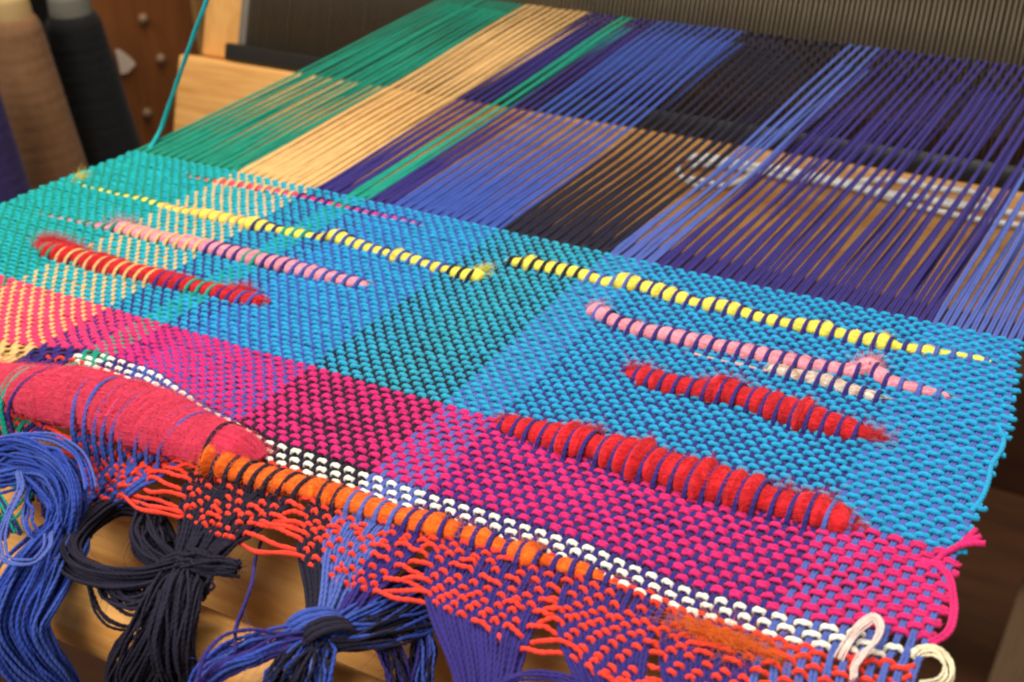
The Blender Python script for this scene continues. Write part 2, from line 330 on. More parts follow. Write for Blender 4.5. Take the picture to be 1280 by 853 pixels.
# ------------------------------------------------------------------ wool laid into the cloth
def inlay(name, label, mat, px, rpx, flat=.66, tie=0, ties=True, lift=.5, ends=(0, 0), pinch=.3, fuzz=120):
    px = np.array(px, float); rpx = np.array(rpx, float) * (1.0 if mat in ('crimson', 'magenta_y', 'peach') else (.98 if mat == 'orange' else 1.08))
    P = back(px, 0); 
    for _ in range(3):
        dist = np.linalg.norm(P - CAM, axis=1); r = rpx / (FPX / dist); P = back(px, r * lift)
    order = np.argsort(P[:, 0]); P = P[order]; r = r[order]
    return dict(name=name, label=label, mat=mat, X=P[:, 0], Y=P[:, 1], R=r, flat=flat, tie=tie, ties=ties, lift=lift, pinch=pinch, fuzz=fuzz)
INL = [
 inlay('wool_inlay', 'thin yellow slub yarn swelling into beads, left half of the cloth', 'yellow',
       [(95,229),(150,244),(180,250),(215,262),(255,268),(290,275),(318,280),(345,287),(375,293),(398,297),(420,294),(440,303),(470,313),(500,320),(530,330),(560,338),(590,345),(607,343)],
       [2.5,3,3.5,4,7,6,9.5,6,7,5,12,8,7,9,7,7.5,9,10], tie=1),
 inlay('wool_inlay', 'yellow slub yarn with round beads in the blue half of the cloth', 'yellow',
       [(635,327),(660,329),(700,337),(735,345),(760,354),(782,351),(805,358),(840,369),(870,379),(905,383),(930,391),(955,399),(985,405),(1025,410),(1050,418),(1080,425),(1103,427),(1125,434),(1150,437),(1175,440),(1200,444),(1240,453)],
       [7,9,9.5,9,7,12,9,10,7,11,9,7,8,11,8,7.5,12.5,6,7,5,5.5,2.5], tie=0),
 inlay('wool_inlay', 'magenta yarn of short dashes close under the bare warp', 'magenta_y',
       [(232,216),(240,222),(262,227),(275,228),(330,237),(400,252),(450,265),(490,273),(532,284)],
       [2,2.5,3,5,5,4.5,4.5,4.5,4], tie=0, fuzz=0, pinch=.1),
 inlay('wool_inlay', 'pink wool fading to a thin end on the teal cloth', 'pink',
       [(45,268),(100,278),(135,285),(150,284),(200,297),(258,308),(300,318),(350,330),(400,343),(440,352),(460,357)],
       [1.5,2.5,4.5,8,8.5,10.5,10,10.5,9,8,4], tie=0),
 inlay('wool_inlay', 'long pink wool with a lifted tuft, on the blue cloth', 'pink',
       [(738,384),(750,391),(775,404),(800,412),(860,424),(890,431),(920,437),(985,450),(1050,463),(1072,463),(1087,457),(1105,474),(1130,482),(1160,489),(1188,497)],
       [9,11,10,10,11,10,10.5,10.5,9,10,13,8,8,7,5], tie=0),
 inlay('wool_inlay', 'red wool with a fuzzy tail on the teal and tan cloth', 'red',
       [(48,308),(70,313),(100,322),(150,335),(210,350),(260,361),(285,368),(305,373),(328,377)],
       [7,11,11,11,11.5,10,9,10,8], tie=1, fuzz=900),
 inlay('wool_inlay', 'thin peach yarn of small dots beside the red wool', 'peach',
       [(850,437),(870,443),(910,453),(960,464)], [2,3,3.5,3.5], tie=0, fuzz=0),
 inlay('wool_inlay', 'white and brown speckled yarn end', 'speckle',
       [(958,461),(970,462),(1000,470),(1030,476),(1060,486),(1085,493),(1103,497)], [5,8,8,9.5,7.5,7.5,6], tie=0, fuzz=60),
 inlay('wool_inlay', 'short fat red wool tapering at both ends', 'red',
       [(778,464),(800,469),(830,478),(870,486),(905,487),(935,497),(970,508),(1010,520),(1045,532),(1072,539),(1092,545)],
       [4,11,14,14,20,17,19,18,15,12,7], tie=0, fuzz=700),
 inlay('wool_inlay', 'long fat red wool along the edge of the magenta band', 'red',
       [(622,526),(660,537),(700,546),(725,551),(745,558),(790,571),(830,584),(870,596),(920,610),(960,622),(985,632),(1015,634),(1045,646),(1072,655)],
       [10,15,18,24,20,23,24,25,23,23,17,23,16,6], tie=0, fuzz=700),
 inlay('wool_inlay', 'huge crimson wool roll bulging at the end of the magenta band', 'crimson',
       [(-40,462),(0,472),(40,484),(80,490),(130,503),(180,519),(230,538),(280,556),(318,568)],
       [12,22,35,42,44,42,38,33,20], tie=0, flat=.68, fuzz=2600, lift=.5),
 inlay('wool_inlay', 'orange wool between the white yarn and the coral yarn', 'orange',
       [(248,571),(270,570),(300,586),(350,601),(400,612),(450,629),(500,645),(545,655),(575,664),(600,670),(630,683),(657,691),(685,701),(710,707),(740,716),(775,730)],
       [14,25,16,17,14,15,12,18,9,14,8,18,6,11,7,3], tie=0, fuzz=500),
]
INL_CRIM, INL_OR = INL[-2], INL[-1]

# ------------------------------------------------------------------ fringe layout
GROUPS = [  # first end, last end, knot pixel, knot height
 (0, 43, (-190, 590), -.02), (44, 60, (-28, 612), -.02), (61, 83, (88, 660), -.016), (84, 100, (228, 716), -.012),
 (101, 117, (402, 792), -.010), (118, 133, (598, 905), -.012), (134, 145, (772, 960), -.012),
 (146, 156, (915, 1020), -.014), (157, 167, (1080, 1080), -.016)]
KN = [back([g[2]], g[3])[0] for g in GROUPS]
GR = np.zeros(NE, int)
for k, g in enumerate(GROUPS): GR[g[0]:g[1]+1] = k
CORAL_D = [.0004, .0022] + [.0052 + .0025*k for k in range(11)]
def fringe_path(i, n=40):
    g = GR[i]; x = END_X[i]
    P0 = np.array([x + drift(x, np.array([y_white(x)]))[0], y_white(x) - .0052, 0.0])
    a, b = GROUPS[g][0], GROUPS[g][1]; s = (i - (a+b)/2) / max(1, (b-a)/2)
    K = KN[g] + np.array([s*.0042, (END_J[i])*.0008, -.0015*abs(s) + .0012*END_J[(i*7) % NE]])
    L = np.linalg.norm(K - P0)
    C1 = P0 + np.array([(K[0]-P0[0])*.12, -.58*L, -.0005]); C2 = K + (P0-K)*.35 + np.array([0, .002, .003])
    t = np.linspace(0, 1, n)[:, None]
    return (1-t)**3*P0 + 3*t*(1-t)**2*C1 + 3*t*t*(1-t)*C2 + t**3*K
FR = {i: fringe_path(i) for i in range(NE)}
FRL = {i: np.concatenate([[0], np.cumsum(np.linalg.norm(np.diff(FR[i], axis=0), axis=1))]) for i in range(NE)}
CORAL_FROM = 47
_flip = rng.uniform(0, 1, (NE, 14)) < .09
def csign(i, k): return (1 if (i + k) % 2 == 0 else -1) * (-1 if _flip[i, k] else 1)
def coral_point(i, k):
    d = min(CORAL_D[k], FRL[i][-1] * (.10 + .068*k))
    d += .0009*math.sin(i*.21 + k*.9) + np.interp(i, [44, 78, 86], [.012, .011, 0])*(k > 0)
    d = max(d, .0004)
    return np.array([np.interp(d, FRL[i], FR[i][:, c]) for c in range(3)]), d
# ------------------------------------------------------------------ the weaving
cloth = empty('weaving', 'colourful handwoven cloth of cyan and magenta yarn with bare warp and knotted fringe', 'weaving', (0.2, -.1, 0))
def cosint(z0, z1, f, k=1.0): return z0 + (z1 - z0) * (1 - np.cos(np.pi * np.clip((f - .5)*k + .5, 0, 1))) / 2
def float_z(z0, z1, f, k=1.8, sh=.11):
    c = .5 + sh*np.sign(z0 - z1)            # stays on top longer than below
    return z0 + (z1 - z0) * (1 - np.cos(np.pi * np.clip((f - c)*k + .5, 0, 1))) / 2
def row_sign(i, j): return 1 if (i + j) % 2 == 0 else -1       # +1: warp end on top

reed_j = rng.normal(0, 1, (NE, 2))
for i in range(NE):
    x0 = END_X[i]; col = end_colour(i)
    pts = []
    # bare warp, reed side first
    up = (i % 2 == 0); lowz = np.interp(x0, [0, .2, .26, .4], [-.003, -.0045, -.010, -.015])
    ys = np.concatenate([[.40, .34], np.linspace(.28, .0, 36)])
    jitter = (.0004 if x0 < .25 else .0009)
    jx = reed_j[i, 0]*jitter*np.interp(ys, [0, .08, .2, .28], [0, .5, 1, .35]) + reed_j[i, 1]*jitter*.5*np.sin(np.clip(ys, 0, .28)/.28*math.pi)
    zz = np.where(ys > 0, np.interp(ys, [0, .28, .34, .40], ([0, .0025, -.02, -.05] if up else [0, lowz, lowz-.02, -.06])), 0)
    zz = zz + smooth_noise(len(ys), 20, .0002)
    first = row_sign(i, 0) * BW
    zz[-1] = first*.5
    jx = jx + (.5 if up else -.5)*PITCH*.75*np.interp(ys, [0, .05, .28], [0, .45, 1])
    xs = x0 + drift(x0, ys) + jx
    pts.append(np.stack([xs, ys, zz], 1)[:-1])
    # through the picks
    for j in range(NR):
        xa = x0 + drift(x0, np.array([row_y(j, x0)]))[0]
        ya = float(row_y(j, xa))
        amp = BW if j < N_CY + N_MG else .0007
        za = row_sign(i, j) * amp
        if j == 0: prev = (x0 + drift(x0, np.array([.002]))[0], .002, first*.6)
        f = np.array([.33, .67, 1.0])
        seg = np.stack([prev[0] + (xa-prev[0])*f, prev[1] + (ya-prev[1])*f, cosint(prev[2], za, f)], 1)
        pts.append(seg); prev = (xa, ya, za)
    # fringe with coral picks
    fp = FR[i].copy(); dz = np.zeros(len(fp)); L = FRL[i]
    if i >= CORAL_FROM:
        ds, zs = [0], [0]
        for k in range(len(CORAL_D)):
            _, d = coral_point(i, k)
            ds.append(max(d, ds[-1]+.0006)); zs.append(.0006 * csign(i, k))
        ds.append(ds[-1] + .004); zs.append(0)
        dz = np.interp(L, ds, zs)
    fp[:, 2] += dz
    pts.append(fp)
    P = np.concatenate(pts)
    # rise over the wool
    for I in INL:
        if not I['ties']: continue
        xi = x0 + drift(x0, np.interp([x0], I['X'], I['Y']))[0]
        if not (I['X'][0] + .0004 < xi < I['X'][-1] - .0004): continue
        over = (i % 2 == I['tie'])
        if I is INL_CRIM: over = i in (51, 53, 57, 63, 66, 69, 71, 73, 75, 78, 80, 82, 86)
        if not over: continue
        yc = np.interp(xi, I['X'], I['Y']); r = np.interp(xi, I['X'], I['R']); rz = r*I['flat']*(1-I['pinch']*.8)*(1.24 if I is INL_CRIM else 1); zc = r*I['lift']*.8
        ry = r*1.12 + .0012
        u = (P[:, 1] - yc) / ry; msk = np.abs(u) < 1
        # extra samples
        yy = yc + ry*np.sin(np.linspace(1.45, -1.45, 15))
        keep_hi = P[P[:, 1] >= yc + ry*.995]; keep_lo = P[P[:, 1] <= yc - ry*.995]
        if len(keep_hi) == 0 or len(keep_lo) == 0: continue
        o = np.argsort(P[:, 1])
        xx = np.interp(yy, P[o, 1], P[o, 0])
        zz2 = np.interp(yy, P[o, 1], P[o, 2])
        arch = zc + (rz + RW*.6) * np.sqrt(np.clip(1 - ((yy-yc)/ry)**2, 0, 1)) - (1-np.sqrt(np.clip(1 - ((yy-yc)/ry)**2, 0, 1)))*zc
        mid = np.stack([xx, yy, np.maximum(zz2, arch)], 1)
        P = np.concatenate([keep_hi, mid, keep_lo]) 
    off = np.interp(P[:, 1], [-.3, -.17, 0, .1, .28], [.00058, .00050, .00050, .00037, .00036])
    off = off * np.clip(1 - np.clip((P[:, 2] - .0012)/.002, 0, 1)*.45, .5, 1)
    inc = P[:, 1] < .001
    off = np.where(inc & (P[:, 2] > 0), off * (1 - .42*np.clip(P[:, 2]/BW, 0, 1)), off)
    double_thread('warp_thread', P, off, np.interp(P[:, 1], [-.3, 0, .06, .28], [.00056, .00056, .00050, .00048])*(1.08 if col == 'navy' else 1), Y[col], cloth)

# weft picks
for j in range(NR):
    c, r = row_info(j)
    i0, i1 = 0, NE
    if c == 'white': i0 = 50 + 2*(j % 3)
    Ps = []
    prev = None
    for i in range(i0, i1):
        xa = END_X[i] + drift(END_X[i], np.array([row_y(j, END_X[i])]))[0]
        za = -row_sign(i, j) * AW * (1 + .13*END_J[(i*5 + j*3) % NE])
        ya = float(row_y(j, xa)) + .0002*END_J[(i*11 + j*29) % NE]
        if prev is not None:
            f = np.array([.17, .33, .5, .67, .83, 1.0])
            Ps.append(np.stack([prev[0] + (xa-prev[0])*f, prev[1] + (ya-prev[1])*f, float_z(prev[2], za, f)], 1))
        else: Ps.append(np.array([[xa, ya, za]]))
        prev = (xa, ya, za)
    P = np.concatenate(Ps)
    # selvedge turns: half a loop towards the neighbouring pick
    def turn(p, side, to):
        w = .0011 + abs(rng.normal(0, .0008)); h = to*.00145
        return np.array([[p[0] + side*w*.55, p[1], p[2]*.5], [p[0] + side*w, p[1] + h*.35, 0], [p[0] + side*w*1.1, p[1] + h, -.0002]])
    if c != 'white':
        P = np.concatenate([turn(P[0], -1, 1 if j % 2 else -1)[::-1], P])
        if not (c == 'magenta' and j == N_CY): P = np.concatenate([P, turn(P[-1], 1, -1 if j % 2 else 1)])
    else:
        P = P[:-(2 + 5*(j % 3)*2)]
    rr = r*(1 + smooth_noise(len(P), 14, .06))
    if c == 'magenta': double_thread('weft_thread', P, .00046, rr, Y[c], cloth, lobes=.15, twist=1500, flat=.95, cross=.35)
    else: thread('weft_thread', P, rr, Y[c], cloth, sides=8, lobes=.17, twist=1500, flat=.95 if c == 'cyan' else .7)

# coral picks through the fringe
for k in range(len(CORAL_D)):
    Ps = []; prev = None
    for i in range(CORAL_FROM, NE):
        p, d = coral_point(i, k); p = p.copy()
        p[2] += -csign(i, k) * .00105
        p += np.array([0, END_J[(i*13 + k*17) % NE]*.0004, 0])
        if prev is not None:
            gap = np.linalg.norm(p - prev)
            n = 4 if gap < .0045 else 14
            f = np.arange(1, n+1)/n
            seg = prev + (p - prev)*f[:, None]
            seg[:, 2] = cosint(prev[2], p[2], f)
            if n > 4:
                w = np.sin(np.pi*f)
                seg[:, 2] += w*.0012; seg[:, 1] -= w*gap*(.04 + .10*((k*7) % 5)/5); seg[:, 1] += np.sin(f*7 + k*1.7)*w*.0004
            Ps.append(seg)
        else: Ps.append(p[None])
        prev = p
    thread('weft_thread', np.concatenate(Ps), .00064, Y['coral'], cloth, sides=8, lobes=.22, twist=1500)

# the wool itself
for I in INL:
    X = np.arange(I['X'][0], I['X'][-1], .0004)
    # smooth radius + beads between ties
    yc = np.interp(X, I['X'], I['Y']); R = np.interp(X, I['X'], I['R'])
    ker = np.hanning(9); ker /= ker.sum()
    R = np.convolve(np.pad(R, 4, 'edge'), ker, 'valid'); yc = np.convolve(np.pad(yc, 4, 'edge'), ker, 'valid')
    tot = X + 0
    # phase of ties: ends with parity tie
    ends = np.array([END_X[i] + drift(END_X[i], np.array([np.interp(END_X[i], I['X'], I['Y'])]))[0] for i in range(NE)])
    te = ends[I['tie']::2]
    k = np.clip(np.searchsorted(te, X) - 1, 0, len(te)-2)
    ph = (X - te[k]) / (te[k+1] - te[k])
    bead = 1.04 - I['pinch'] + (I['pinch']*1.4) * np.clip(np.sin(np.pi*np.clip(ph, 0, 1)), 0, 1)**.6
    bead = bead * (1 + rng.normal(0, .14 if I['mat'] in ('yellow', 'red') else .07, len(te))[k]*np.clip(np.sin(np.pi*np.clip(ph, 0, 1)), 0, 1))
    if I is INL_CRIM: bead = 1 + smooth_noise(len(X), 18, .03)
    R2 = R * bead * (1 + smooth_noise(len(X), 7, .035))
    e = np.minimum(X - X[0], X[-1] - X); R2 = R2 * np.sqrt(np.clip(e/np.maximum(R*.9, .0006), .03, 1))
    P = np.stack([X, yc + smooth_noise(len(X), 12, .00012), R*I['lift']*.8 + smooth_noise(len(X), 10, .0001)], 1)
    mat = Y['magenta'] if I['mat'] == 'magenta_y' else RV[I['mat']]
    V, F, UV = tube_data(P, R2, sides=16, flat=I['flat'])
    nV = len(P)*16
    nz = smooth_noise(nV, 3, .04)
    cen = np.repeat(P, 16, axis=0); V[:nV] = cen + (V[:nV] - cen)*(1 + nz)[:, None]
    o = obj(I['name'], mesh_from(I['name'], local(cloth, V), F, mat, UV), cloth); o['label'] = I['label']
    if I['fuzz']:
        big = float(np.max(R2)); w = R2/np.sum(R2)
        nh = int(I['fuzz']*1.6 + 200)
        for kind, n in (('wool_fibres', nh), ('wool_fuzz', int(I['fuzz']*.9) + 60)):
            parts = []
            for q in rng.choice(len(P), n, p=w):
                a0 = rng.uniform(-.25, math.pi + .3); ln = rng.uniform(.4, 1.0)*(.004 + big*.7)
                m = 7; sx = np.linspace(-.5, .5, m)
                if kind == 'wool_fibres':
                    slant = rng.normal(0, .28 if I is INL_CRIM else .9); ln = ln*(1.8 if I is INL_CRIM else 1); aa = a0 + slant*sx*(ln/(big+.001))*.6
                    qq = np.clip(q + (sx*ln*math.cos(slant*.5)/.0004), 0, len(P)-1)
                    lift = 1.0 + abs(rng.normal(0, .035)) + .05*np.abs(rng.normal(0, 1))*np.abs(sx)
                else:
                    slant = rng.normal(0, 1.4); sx = sx + .5; aa = a0 + slant*sx*.7
                    qq = np.clip(q + sx*ln*rng.choice([-1, 1])*rng.uniform(.1, .8)/.0004, 0, len(P)-1)
                    lift = .97 + sx**1.3*rng.uniform(.1, .75)*min(1.0, .0026/(R2[q]+.0006) + .25)
                rr = np.interp(qq, np.arange(len(P)), R2)*lift
                cx_ = np.stack([np.interp(qq, np.arange(len(P)), P[:, c]) for c in range(3)], 1)
                pt = cx_ + np.stack([0*aa, -np.cos(aa)*rr, np.sin(aa)*rr*I['flat']], 1)
                if qq[0] <= 1 or qq[-1] <= 1 or qq[0] >= len(P)-2 or qq[-1] >= len(P)-2:
                    pt = pt + (np.clip((sx if kind == 'wool_fuzz' else sx+.5), 0, 1)*min(ln, .006)*.6)[:, None]*np.array([-1.0 if q < len(P)/2 else 1.0, rng.normal(0, .3), .1])
                pt = pt + rng.normal(0, .00008, (m, 3)); pt[:, 2] = np.maximum(pt[:, 2], .0007)
                parts.append(tube_data(pt, np.linspace(.00011, .00005, m) if kind == 'wool_fibres' else np.linspace(.00006, .00003, m), sides=4, tr=True, closed_ends=False))
            V, F, UV = join_data(parts)
            f = obj(kind, mesh_from(kind, local(cloth, V), F, mat, UV), o); f['kind'] = 'stuff'

def tuft(idx, px, n, ln, spread, up, along=.6):
    I = INL[idx]; o_ = [c for c in cloth.children if c.name.startswith('wool_inlay')][idx]
    c0 = back([px], .002)[0]; parts = []
    for _ in range(n):
        p0 = c0 + np.array([rng.normal(0, spread), rng.normal(0, min(spread*.5, .0011)), rng.uniform(-.0015, .001)])
        p0[1] += np.interp(p0[0], I['X'], I['Y']) - np.interp(c0[0], I['X'], I['Y'])
        d = np.array([rng.normal(0, along), rng.normal(up, .6), rng.normal(.15, .25)]); d /= np.linalg.norm(d)
        sx = np.linspace(0, 1, 6)[:, None]; L = ln*rng.uniform(.4, 1.2)
        pt = p0 + d*L*sx + rng.normal(0, .3, 3)*L*sx**2*.6; pt[:, 2] = np.maximum(pt[:, 2], .0008)
        parts.append(tube_data(pt, np.linspace(.00007, .00003, 6), sides=4, tr=True, closed_ends=False))
    V, F, U = join_data(parts)
    f = obj('wool_fuzz', mesh_from('wool_fuzz', local(cloth, V), F, RV[I['mat']], U), o_); f['kind'] = 'stuff'
INLO = None
tuft(5, (62,306), 700, .006, .0035, .9); tuft(5, (300,364), 260, .005, .003, .8); tuft(5, (90,312), 300, .005, .005, .9)
tuft(4, (1087,455), 420, .0055, .002, 1.2); tuft(4, (748,388), 160, .004, .002, .6)
tuft(8, (905,482), 260, .005, .004, 1.0); tuft(8, (1090,545), 200, .005, .003, .5); tuft(8, (800,466), 240, .005, .003, .7); tuft(8, (1000,512), 160, .0045, .008, 1.2)
tuft(9, (735,542), 200, .0045, .003, 1.0); tuft(9, (870,585), 180, .0045, .009, 1.2); tuft(9, (1005,622), 200, .0045, .005, 1.2)
tuft(1, (1103,425), 140, .0035, .0015, .8); tuft(0, (602,338), 160, .004, .0015, 1.0); tuft(0, (98,222), 60, .006, .0015, 1.2)
tuft(3, (150,281), 200, .006, .003, .8)
tuft(11, (268,570), 260, .005, .004, .2); tuft(11, (657,690), 200, .0045, .002, .4); tuft(11, (905,796), 420, .009, .006, -.1, 3.0); tuft(11, (560,660), 160, .004, .003, .3)
tuft(10, (318,562), 160, .004, .003, .1); tuft(10, (200,500), 300, .006, .012, .9)
# knotted fringe: strands that leave each knot
def strands(spine, n, rad, cols, r=.00046, wig=.0009, taper=None, npt=46):
    """n loose strands along a spine of (px, py, height) points"""
    sp = np.array(spine, float); C = back(sp[:, :2], sp[:, 2])
    C = spline(C, npt); T, B, N = frames_tr(C)
    s = np.linspace(0, 1, npt)
    prof = np.interp(s, *(taper or ([0, .15, .5, 1], [.55, .8, 1, 1])))
    n = int(n*2.5) if n > 4 else n; keep = max(2, int(n*.24)) if n > 4 else n
    for k in range(n):
        a = rng.uniform(0, 2*math.pi); q = math.sqrt(rng.uniform(0, 1))
        tw = rng.uniform(-.6, .9)
        ang = a + tw*s*2
        P = C + (rad*prof*q)[:, None]*(np.cos(ang)[:, None]*B + .7*np.sin(ang)[:, None]*N)
        for c in range(3): P[:, c] += smooth_noise(npt, 7, wig*.5)
        col = cols[k % len(cols)]
        cut = npt - (rng.integers(0, 5) if n > 4 else 0)
        if n > 8: HAIR.setdefault(col, []).append(P)
        if k < keep: thread('fringe_strand', P[:cut], r*rng.uniform(.9, 1.1), Y[col], cloth, sides=6, tr=True, lobes=.18, twist=1700)
        else: REST.append((tube_data(P[:cut], r*rng.uniform(.85, 1.1), sides=6, tr=True, lobes=.18, twist=1700), col))
HAIR = {}; REST = []
def knot(K, axis, rad, n, cols, r=.0008):
    axis = np.array(axis, float); axis /= np.linalg.norm(axis)
    u = np.cross(axis, [0, 0, 1.0]); u /= np.linalg.norm(u); v = np.cross(u, axis)
    for k in range(n):
        t = np.linspace(-.3, 2*math.pi + .3, 30)
        off = (k - (n-1)/2)*.0016
        P = K + axis*(off + .0012*np.sin(t/2))[:, None] + (rad*(1+.08*np.sin(2*t+k)))[:, None]*(np.cos(t)[:, None]*u + .8*np.sin(t)[:, None]*v)
        thread('knot_wrap', P, r, Y[cols[k % len(cols)]], cloth, sides=6, tr=True, lobes=.1, twist=1500)
# purple and teal at the far left
strands([(-30,606,-.018),(-5,640,-.02),(12,690,-.028),(6,750,-.04),(-10,800,-.05)], 9, .005, ['teal','purple','teal','purple','purple'])
strands([(-20,560,-.004),(10,600,-.008),(38,608,-.008),(22,640,-.012),(-8,660,-.014)], 3, .002, ['teal'])
strands([(-30,570,-.012),(10,585,-.014),(50,600,-.014),(60,640,-.016)], 8, .007, ['purple','navy'])
# royal blue bundle and bow
K = KN[2]
strands([(88,658,-.014),(66,690,-.012),(40,728,-.012),(18,775,-.018),(34,815,-.028),(66,850,-.04),(84,890,-.055)], 34, .0115, ['rblue','rblue','blue','rblue'], taper=([0,.12,.35,.7,1],[.5,.8,1,.9,.55]))
strands([(84,664,-.010),(92,628,-.002),(80,592,.003),(48,570,.004),(8,566,.002),(-30,580,0)], 15, .0052, ['rblue','blue','rblue'], taper=([0,.5,1],[.9,1,1.1]))
strands([(60,668,-.008),(74,640,-.004),(62,608,0),(28,590,0),(-12,600,0)], 9, .0045, ['rblue','blue'])
strands([(22,590,.003),(26,612,.002),(12,640,0),(2,680,0),(18,704,.001),(40,704,.001),(58,688,0),(62,668,-.002)], 3, .0012, ['lblue'], wig=.0003)
strands([(40,600,0),(36,630,-.002),(40,660,-.004),(56,676,-.008)], 4, .0022, ['rblue','lblue'])
strands([(-12,553,.004),(30,546,.006),(68,549,.006),(98,568,.005),(110,592,.003),(114,612,.001)], 4, .0018, ['rblue','lblue'], wig=.0003)
knot(K, (.3, -1, -.3), .0062, 4, ['rblue','blue'])
# navy bundle
K = KN[3]
strands([(226,716,-.010),(206,752,-.010),(186,795,-.016),(160,840,-.03),(146,885,-.045)], 26, .0085, ['navy'], taper=([0,.2,.6,1],[.6,.95,1,.6]))
strands([(232,716,-.010),(222,758,-.008),(214,800,-.014),(222,850,-.03),(236,885,-.045)], 22, .0075, ['navy'])
strands([(222,712,-.008),(180,722,-.006),(128,720,-.006),(92,704,-.008),(88,682,-.010),(110,655,-.010),(150,632,-.012),(185,640,-.014),(206,672,-.014),(220,708,-.012)], 13, .0038, ['navy'], taper=([0,1],[1,1]))
strands([(196,630,-.010),(180,660,-.009),(190,690,-.009),(220,712,-.010)], 14, .005, ['navy'], taper=([0,1],[1,.8]))
strands([(108,712,-.008),(116,748,-.012),(140,780,-.016),(160,786,-.018),(190,760,-.014)], 4, .0014, ['navy'])
strands([(132,716,-.008),(150,742,-.010),(180,752,-.010),(210,732,-.010)], 12, .005, ['navy'])
strands([(226,700,-.008),(262,706,-.006),(300,712,-.008)], 12, .0048, ['navy'], taper=([0,1],[.9,.5]))
strands([(262,708,-.006),(264,728,-.008),(252,748,-.012)], 4, .0012, ['navy'])
knot(K, (.8, -.6, .1), .0060, 5, ['navy'])
# mixed bundle with the big knot
K = KN[4]
strands([(396,796,-.008),(356,800,-.006),(318,812,-.006),(282,826,-.008),(256,848,-.012),(244,885,-.02)], 13, .0046, ['purple','rblue','purple','purple','blue'])
strands([(390,806,-.008),(372,824,-.008),(352,850,-.012),(340,890,-.02)], 12, .0048, ['navy','rblue','navy'])
strands([(404,806,-.008),(396,836,-.010),(388,890,-.02)], 14, .0046, ['rblue','navy','lblue','navy'])
strands([(408,794,-.006),(448,772,-.008),(500,742,-.010),(552,716,-.012),(600,694,-.014)], 12, .0052, ['blue','navy','blue','rblue'], taper=([0,.3,1],[.5,.9,1.2]))
strands([(412,800,-.008),(462,792,-.010),(520,772,-.014),(570,740,-.016)], 18, .006, ['navy','navy','rblue'], taper=([0,.3,1],[.6,.9,1.2]))
strands([(470,786,-.014),(486,812,-.016),(496,850,-.022),(500,890,-.03)], 7, .0034, ['navy','purple'])
strands([(520,760,-.014),(528,800,-.018),(524,850,-.024),(520,890,-.03)], 10, .0036, ['blue','navy','purple','blue'])
strands([(330,672,-.014),(322,700,-.010),(318,730,-.004),(308,760,-.002),(298,788,-.002),(298,816,-.004)], 3, .0011, ['purple'], wig=.0002)
strands([(352,794,-.004),(312,788,-.001),(278,796,-.001),(256,818,-.002),(246,850,-.006),(243,880,-.01)], 2, .0006, ['purple'], wig=.0002)
knot(K + np.array([-.001, -.001, .003]), (.75, -.55, -.15), .0066, 3, ['blue','blue'], r=.00085)
knot(K + np.array([.004, -.002, .0035]), (.75, -.55, -.15), .0056, 3, ['navy'], r=.0009)
# purple bundles leaving the picture
for kk, c in ((5, 'purple'), (6, 'purple'), (7, 'purple'), (8, 'lblue')):
    K = KN[kk]; g = GROUPS[kk][2]
    strands([(g[0], g[1]-4, GROUPS[kk][3]), (g[0]-10, g[1]+24, -.014), (g[0]-14, g[1]+60, -.026), (g[0]-10, g[1]+100, -.042)], 16, .0065, [c, 'purple'])
    knot(K, (.2, -1, -.3), .0058, 3, [c])
strands([(610,862,-.006),(648,846,-.004),(700,846,-.004),(740,864,-.006)], 4, .0018, ['purple'], wig=.0003)

V, F, U = join_data([q[0] for q in REST]); names = sorted({q[1] for q in REST})
f = obj('fringe_strands', mesh_from('fringe_strands', local(cloth, V), F, Y[names[0]], U), cloth); f['kind'] = 'stuff'
for c in names[1:]: f.data.materials.append(Y[c])
f.data.polygons.foreach_set('material_index', np.concatenate([np.full(len(q[0][1]), names.index(q[1]), np.int32) for q in REST]))
for c, lst in HAIR.items():
    parts = []
    for P in lst:
        for _ in range(3):
            q = rng.integers(4, len(P)-4); d = P[min(q+3, len(P)-1)] - P[q]; d /= np.linalg.norm(d)
            d = d + rng.normal(0, .45, 3); d /= np.linalg.norm(d); sx = np.linspace(0, 1, 5)[:, None]
            parts.append(tube_data(P[q] + d*rng.uniform(.003, .009)*sx + rng.normal(0, .0007, 3)*sx**2, np.linspace(.00006, .00003, 5), sides=4, tr=True, closed_ends=False))
    V, F, U = join_data(parts)
    f = obj('lint', mesh_from('lint', local(cloth, V), F, Y[c], U), cloth); f['kind'] = 'stuff'
# fine lint standing off the cloth
for c, n, (ya, yb), (xa, xb) in (('cyan', 1500, (-.118, 0), (0, .4)), ('magenta', 600, (-.16, -.12), (.1, .41)), ('coral', 300, (-.19, -.167), (.19, .40)), ('blue', 260, (.01, .2), (.15, .25)), ('purple', 260, (.01, .2), (.27, .38)), ('tan', 120, (.01, .2), (.06, .11)), ('green', 160, (.01, .2), (0, .06))):
    parts = []
    for _ in range(n):
        p0 = np.array([rng.uniform(xa, xb), rng.uniform(ya, yb), .0014]); d = rng.normal(0, 1, 3); d[2] = abs(d[2])*.35; d /= np.linalg.norm(d)
        sx = np.linspace(0, 1, 4)[:, None]; ln = rng.uniform(.001, .0032)
        parts.append(tube_data(p0 + d*ln*sx + rng.normal(0, .0002, (4, 3))*sx, .00003, sides=4, closed_ends=False))
    V, F, U = join_data(parts)
    f = obj('lint', mesh_from('lint', local(cloth, V), F, Y[c], U), cloth); f['kind'] = 'stuff'
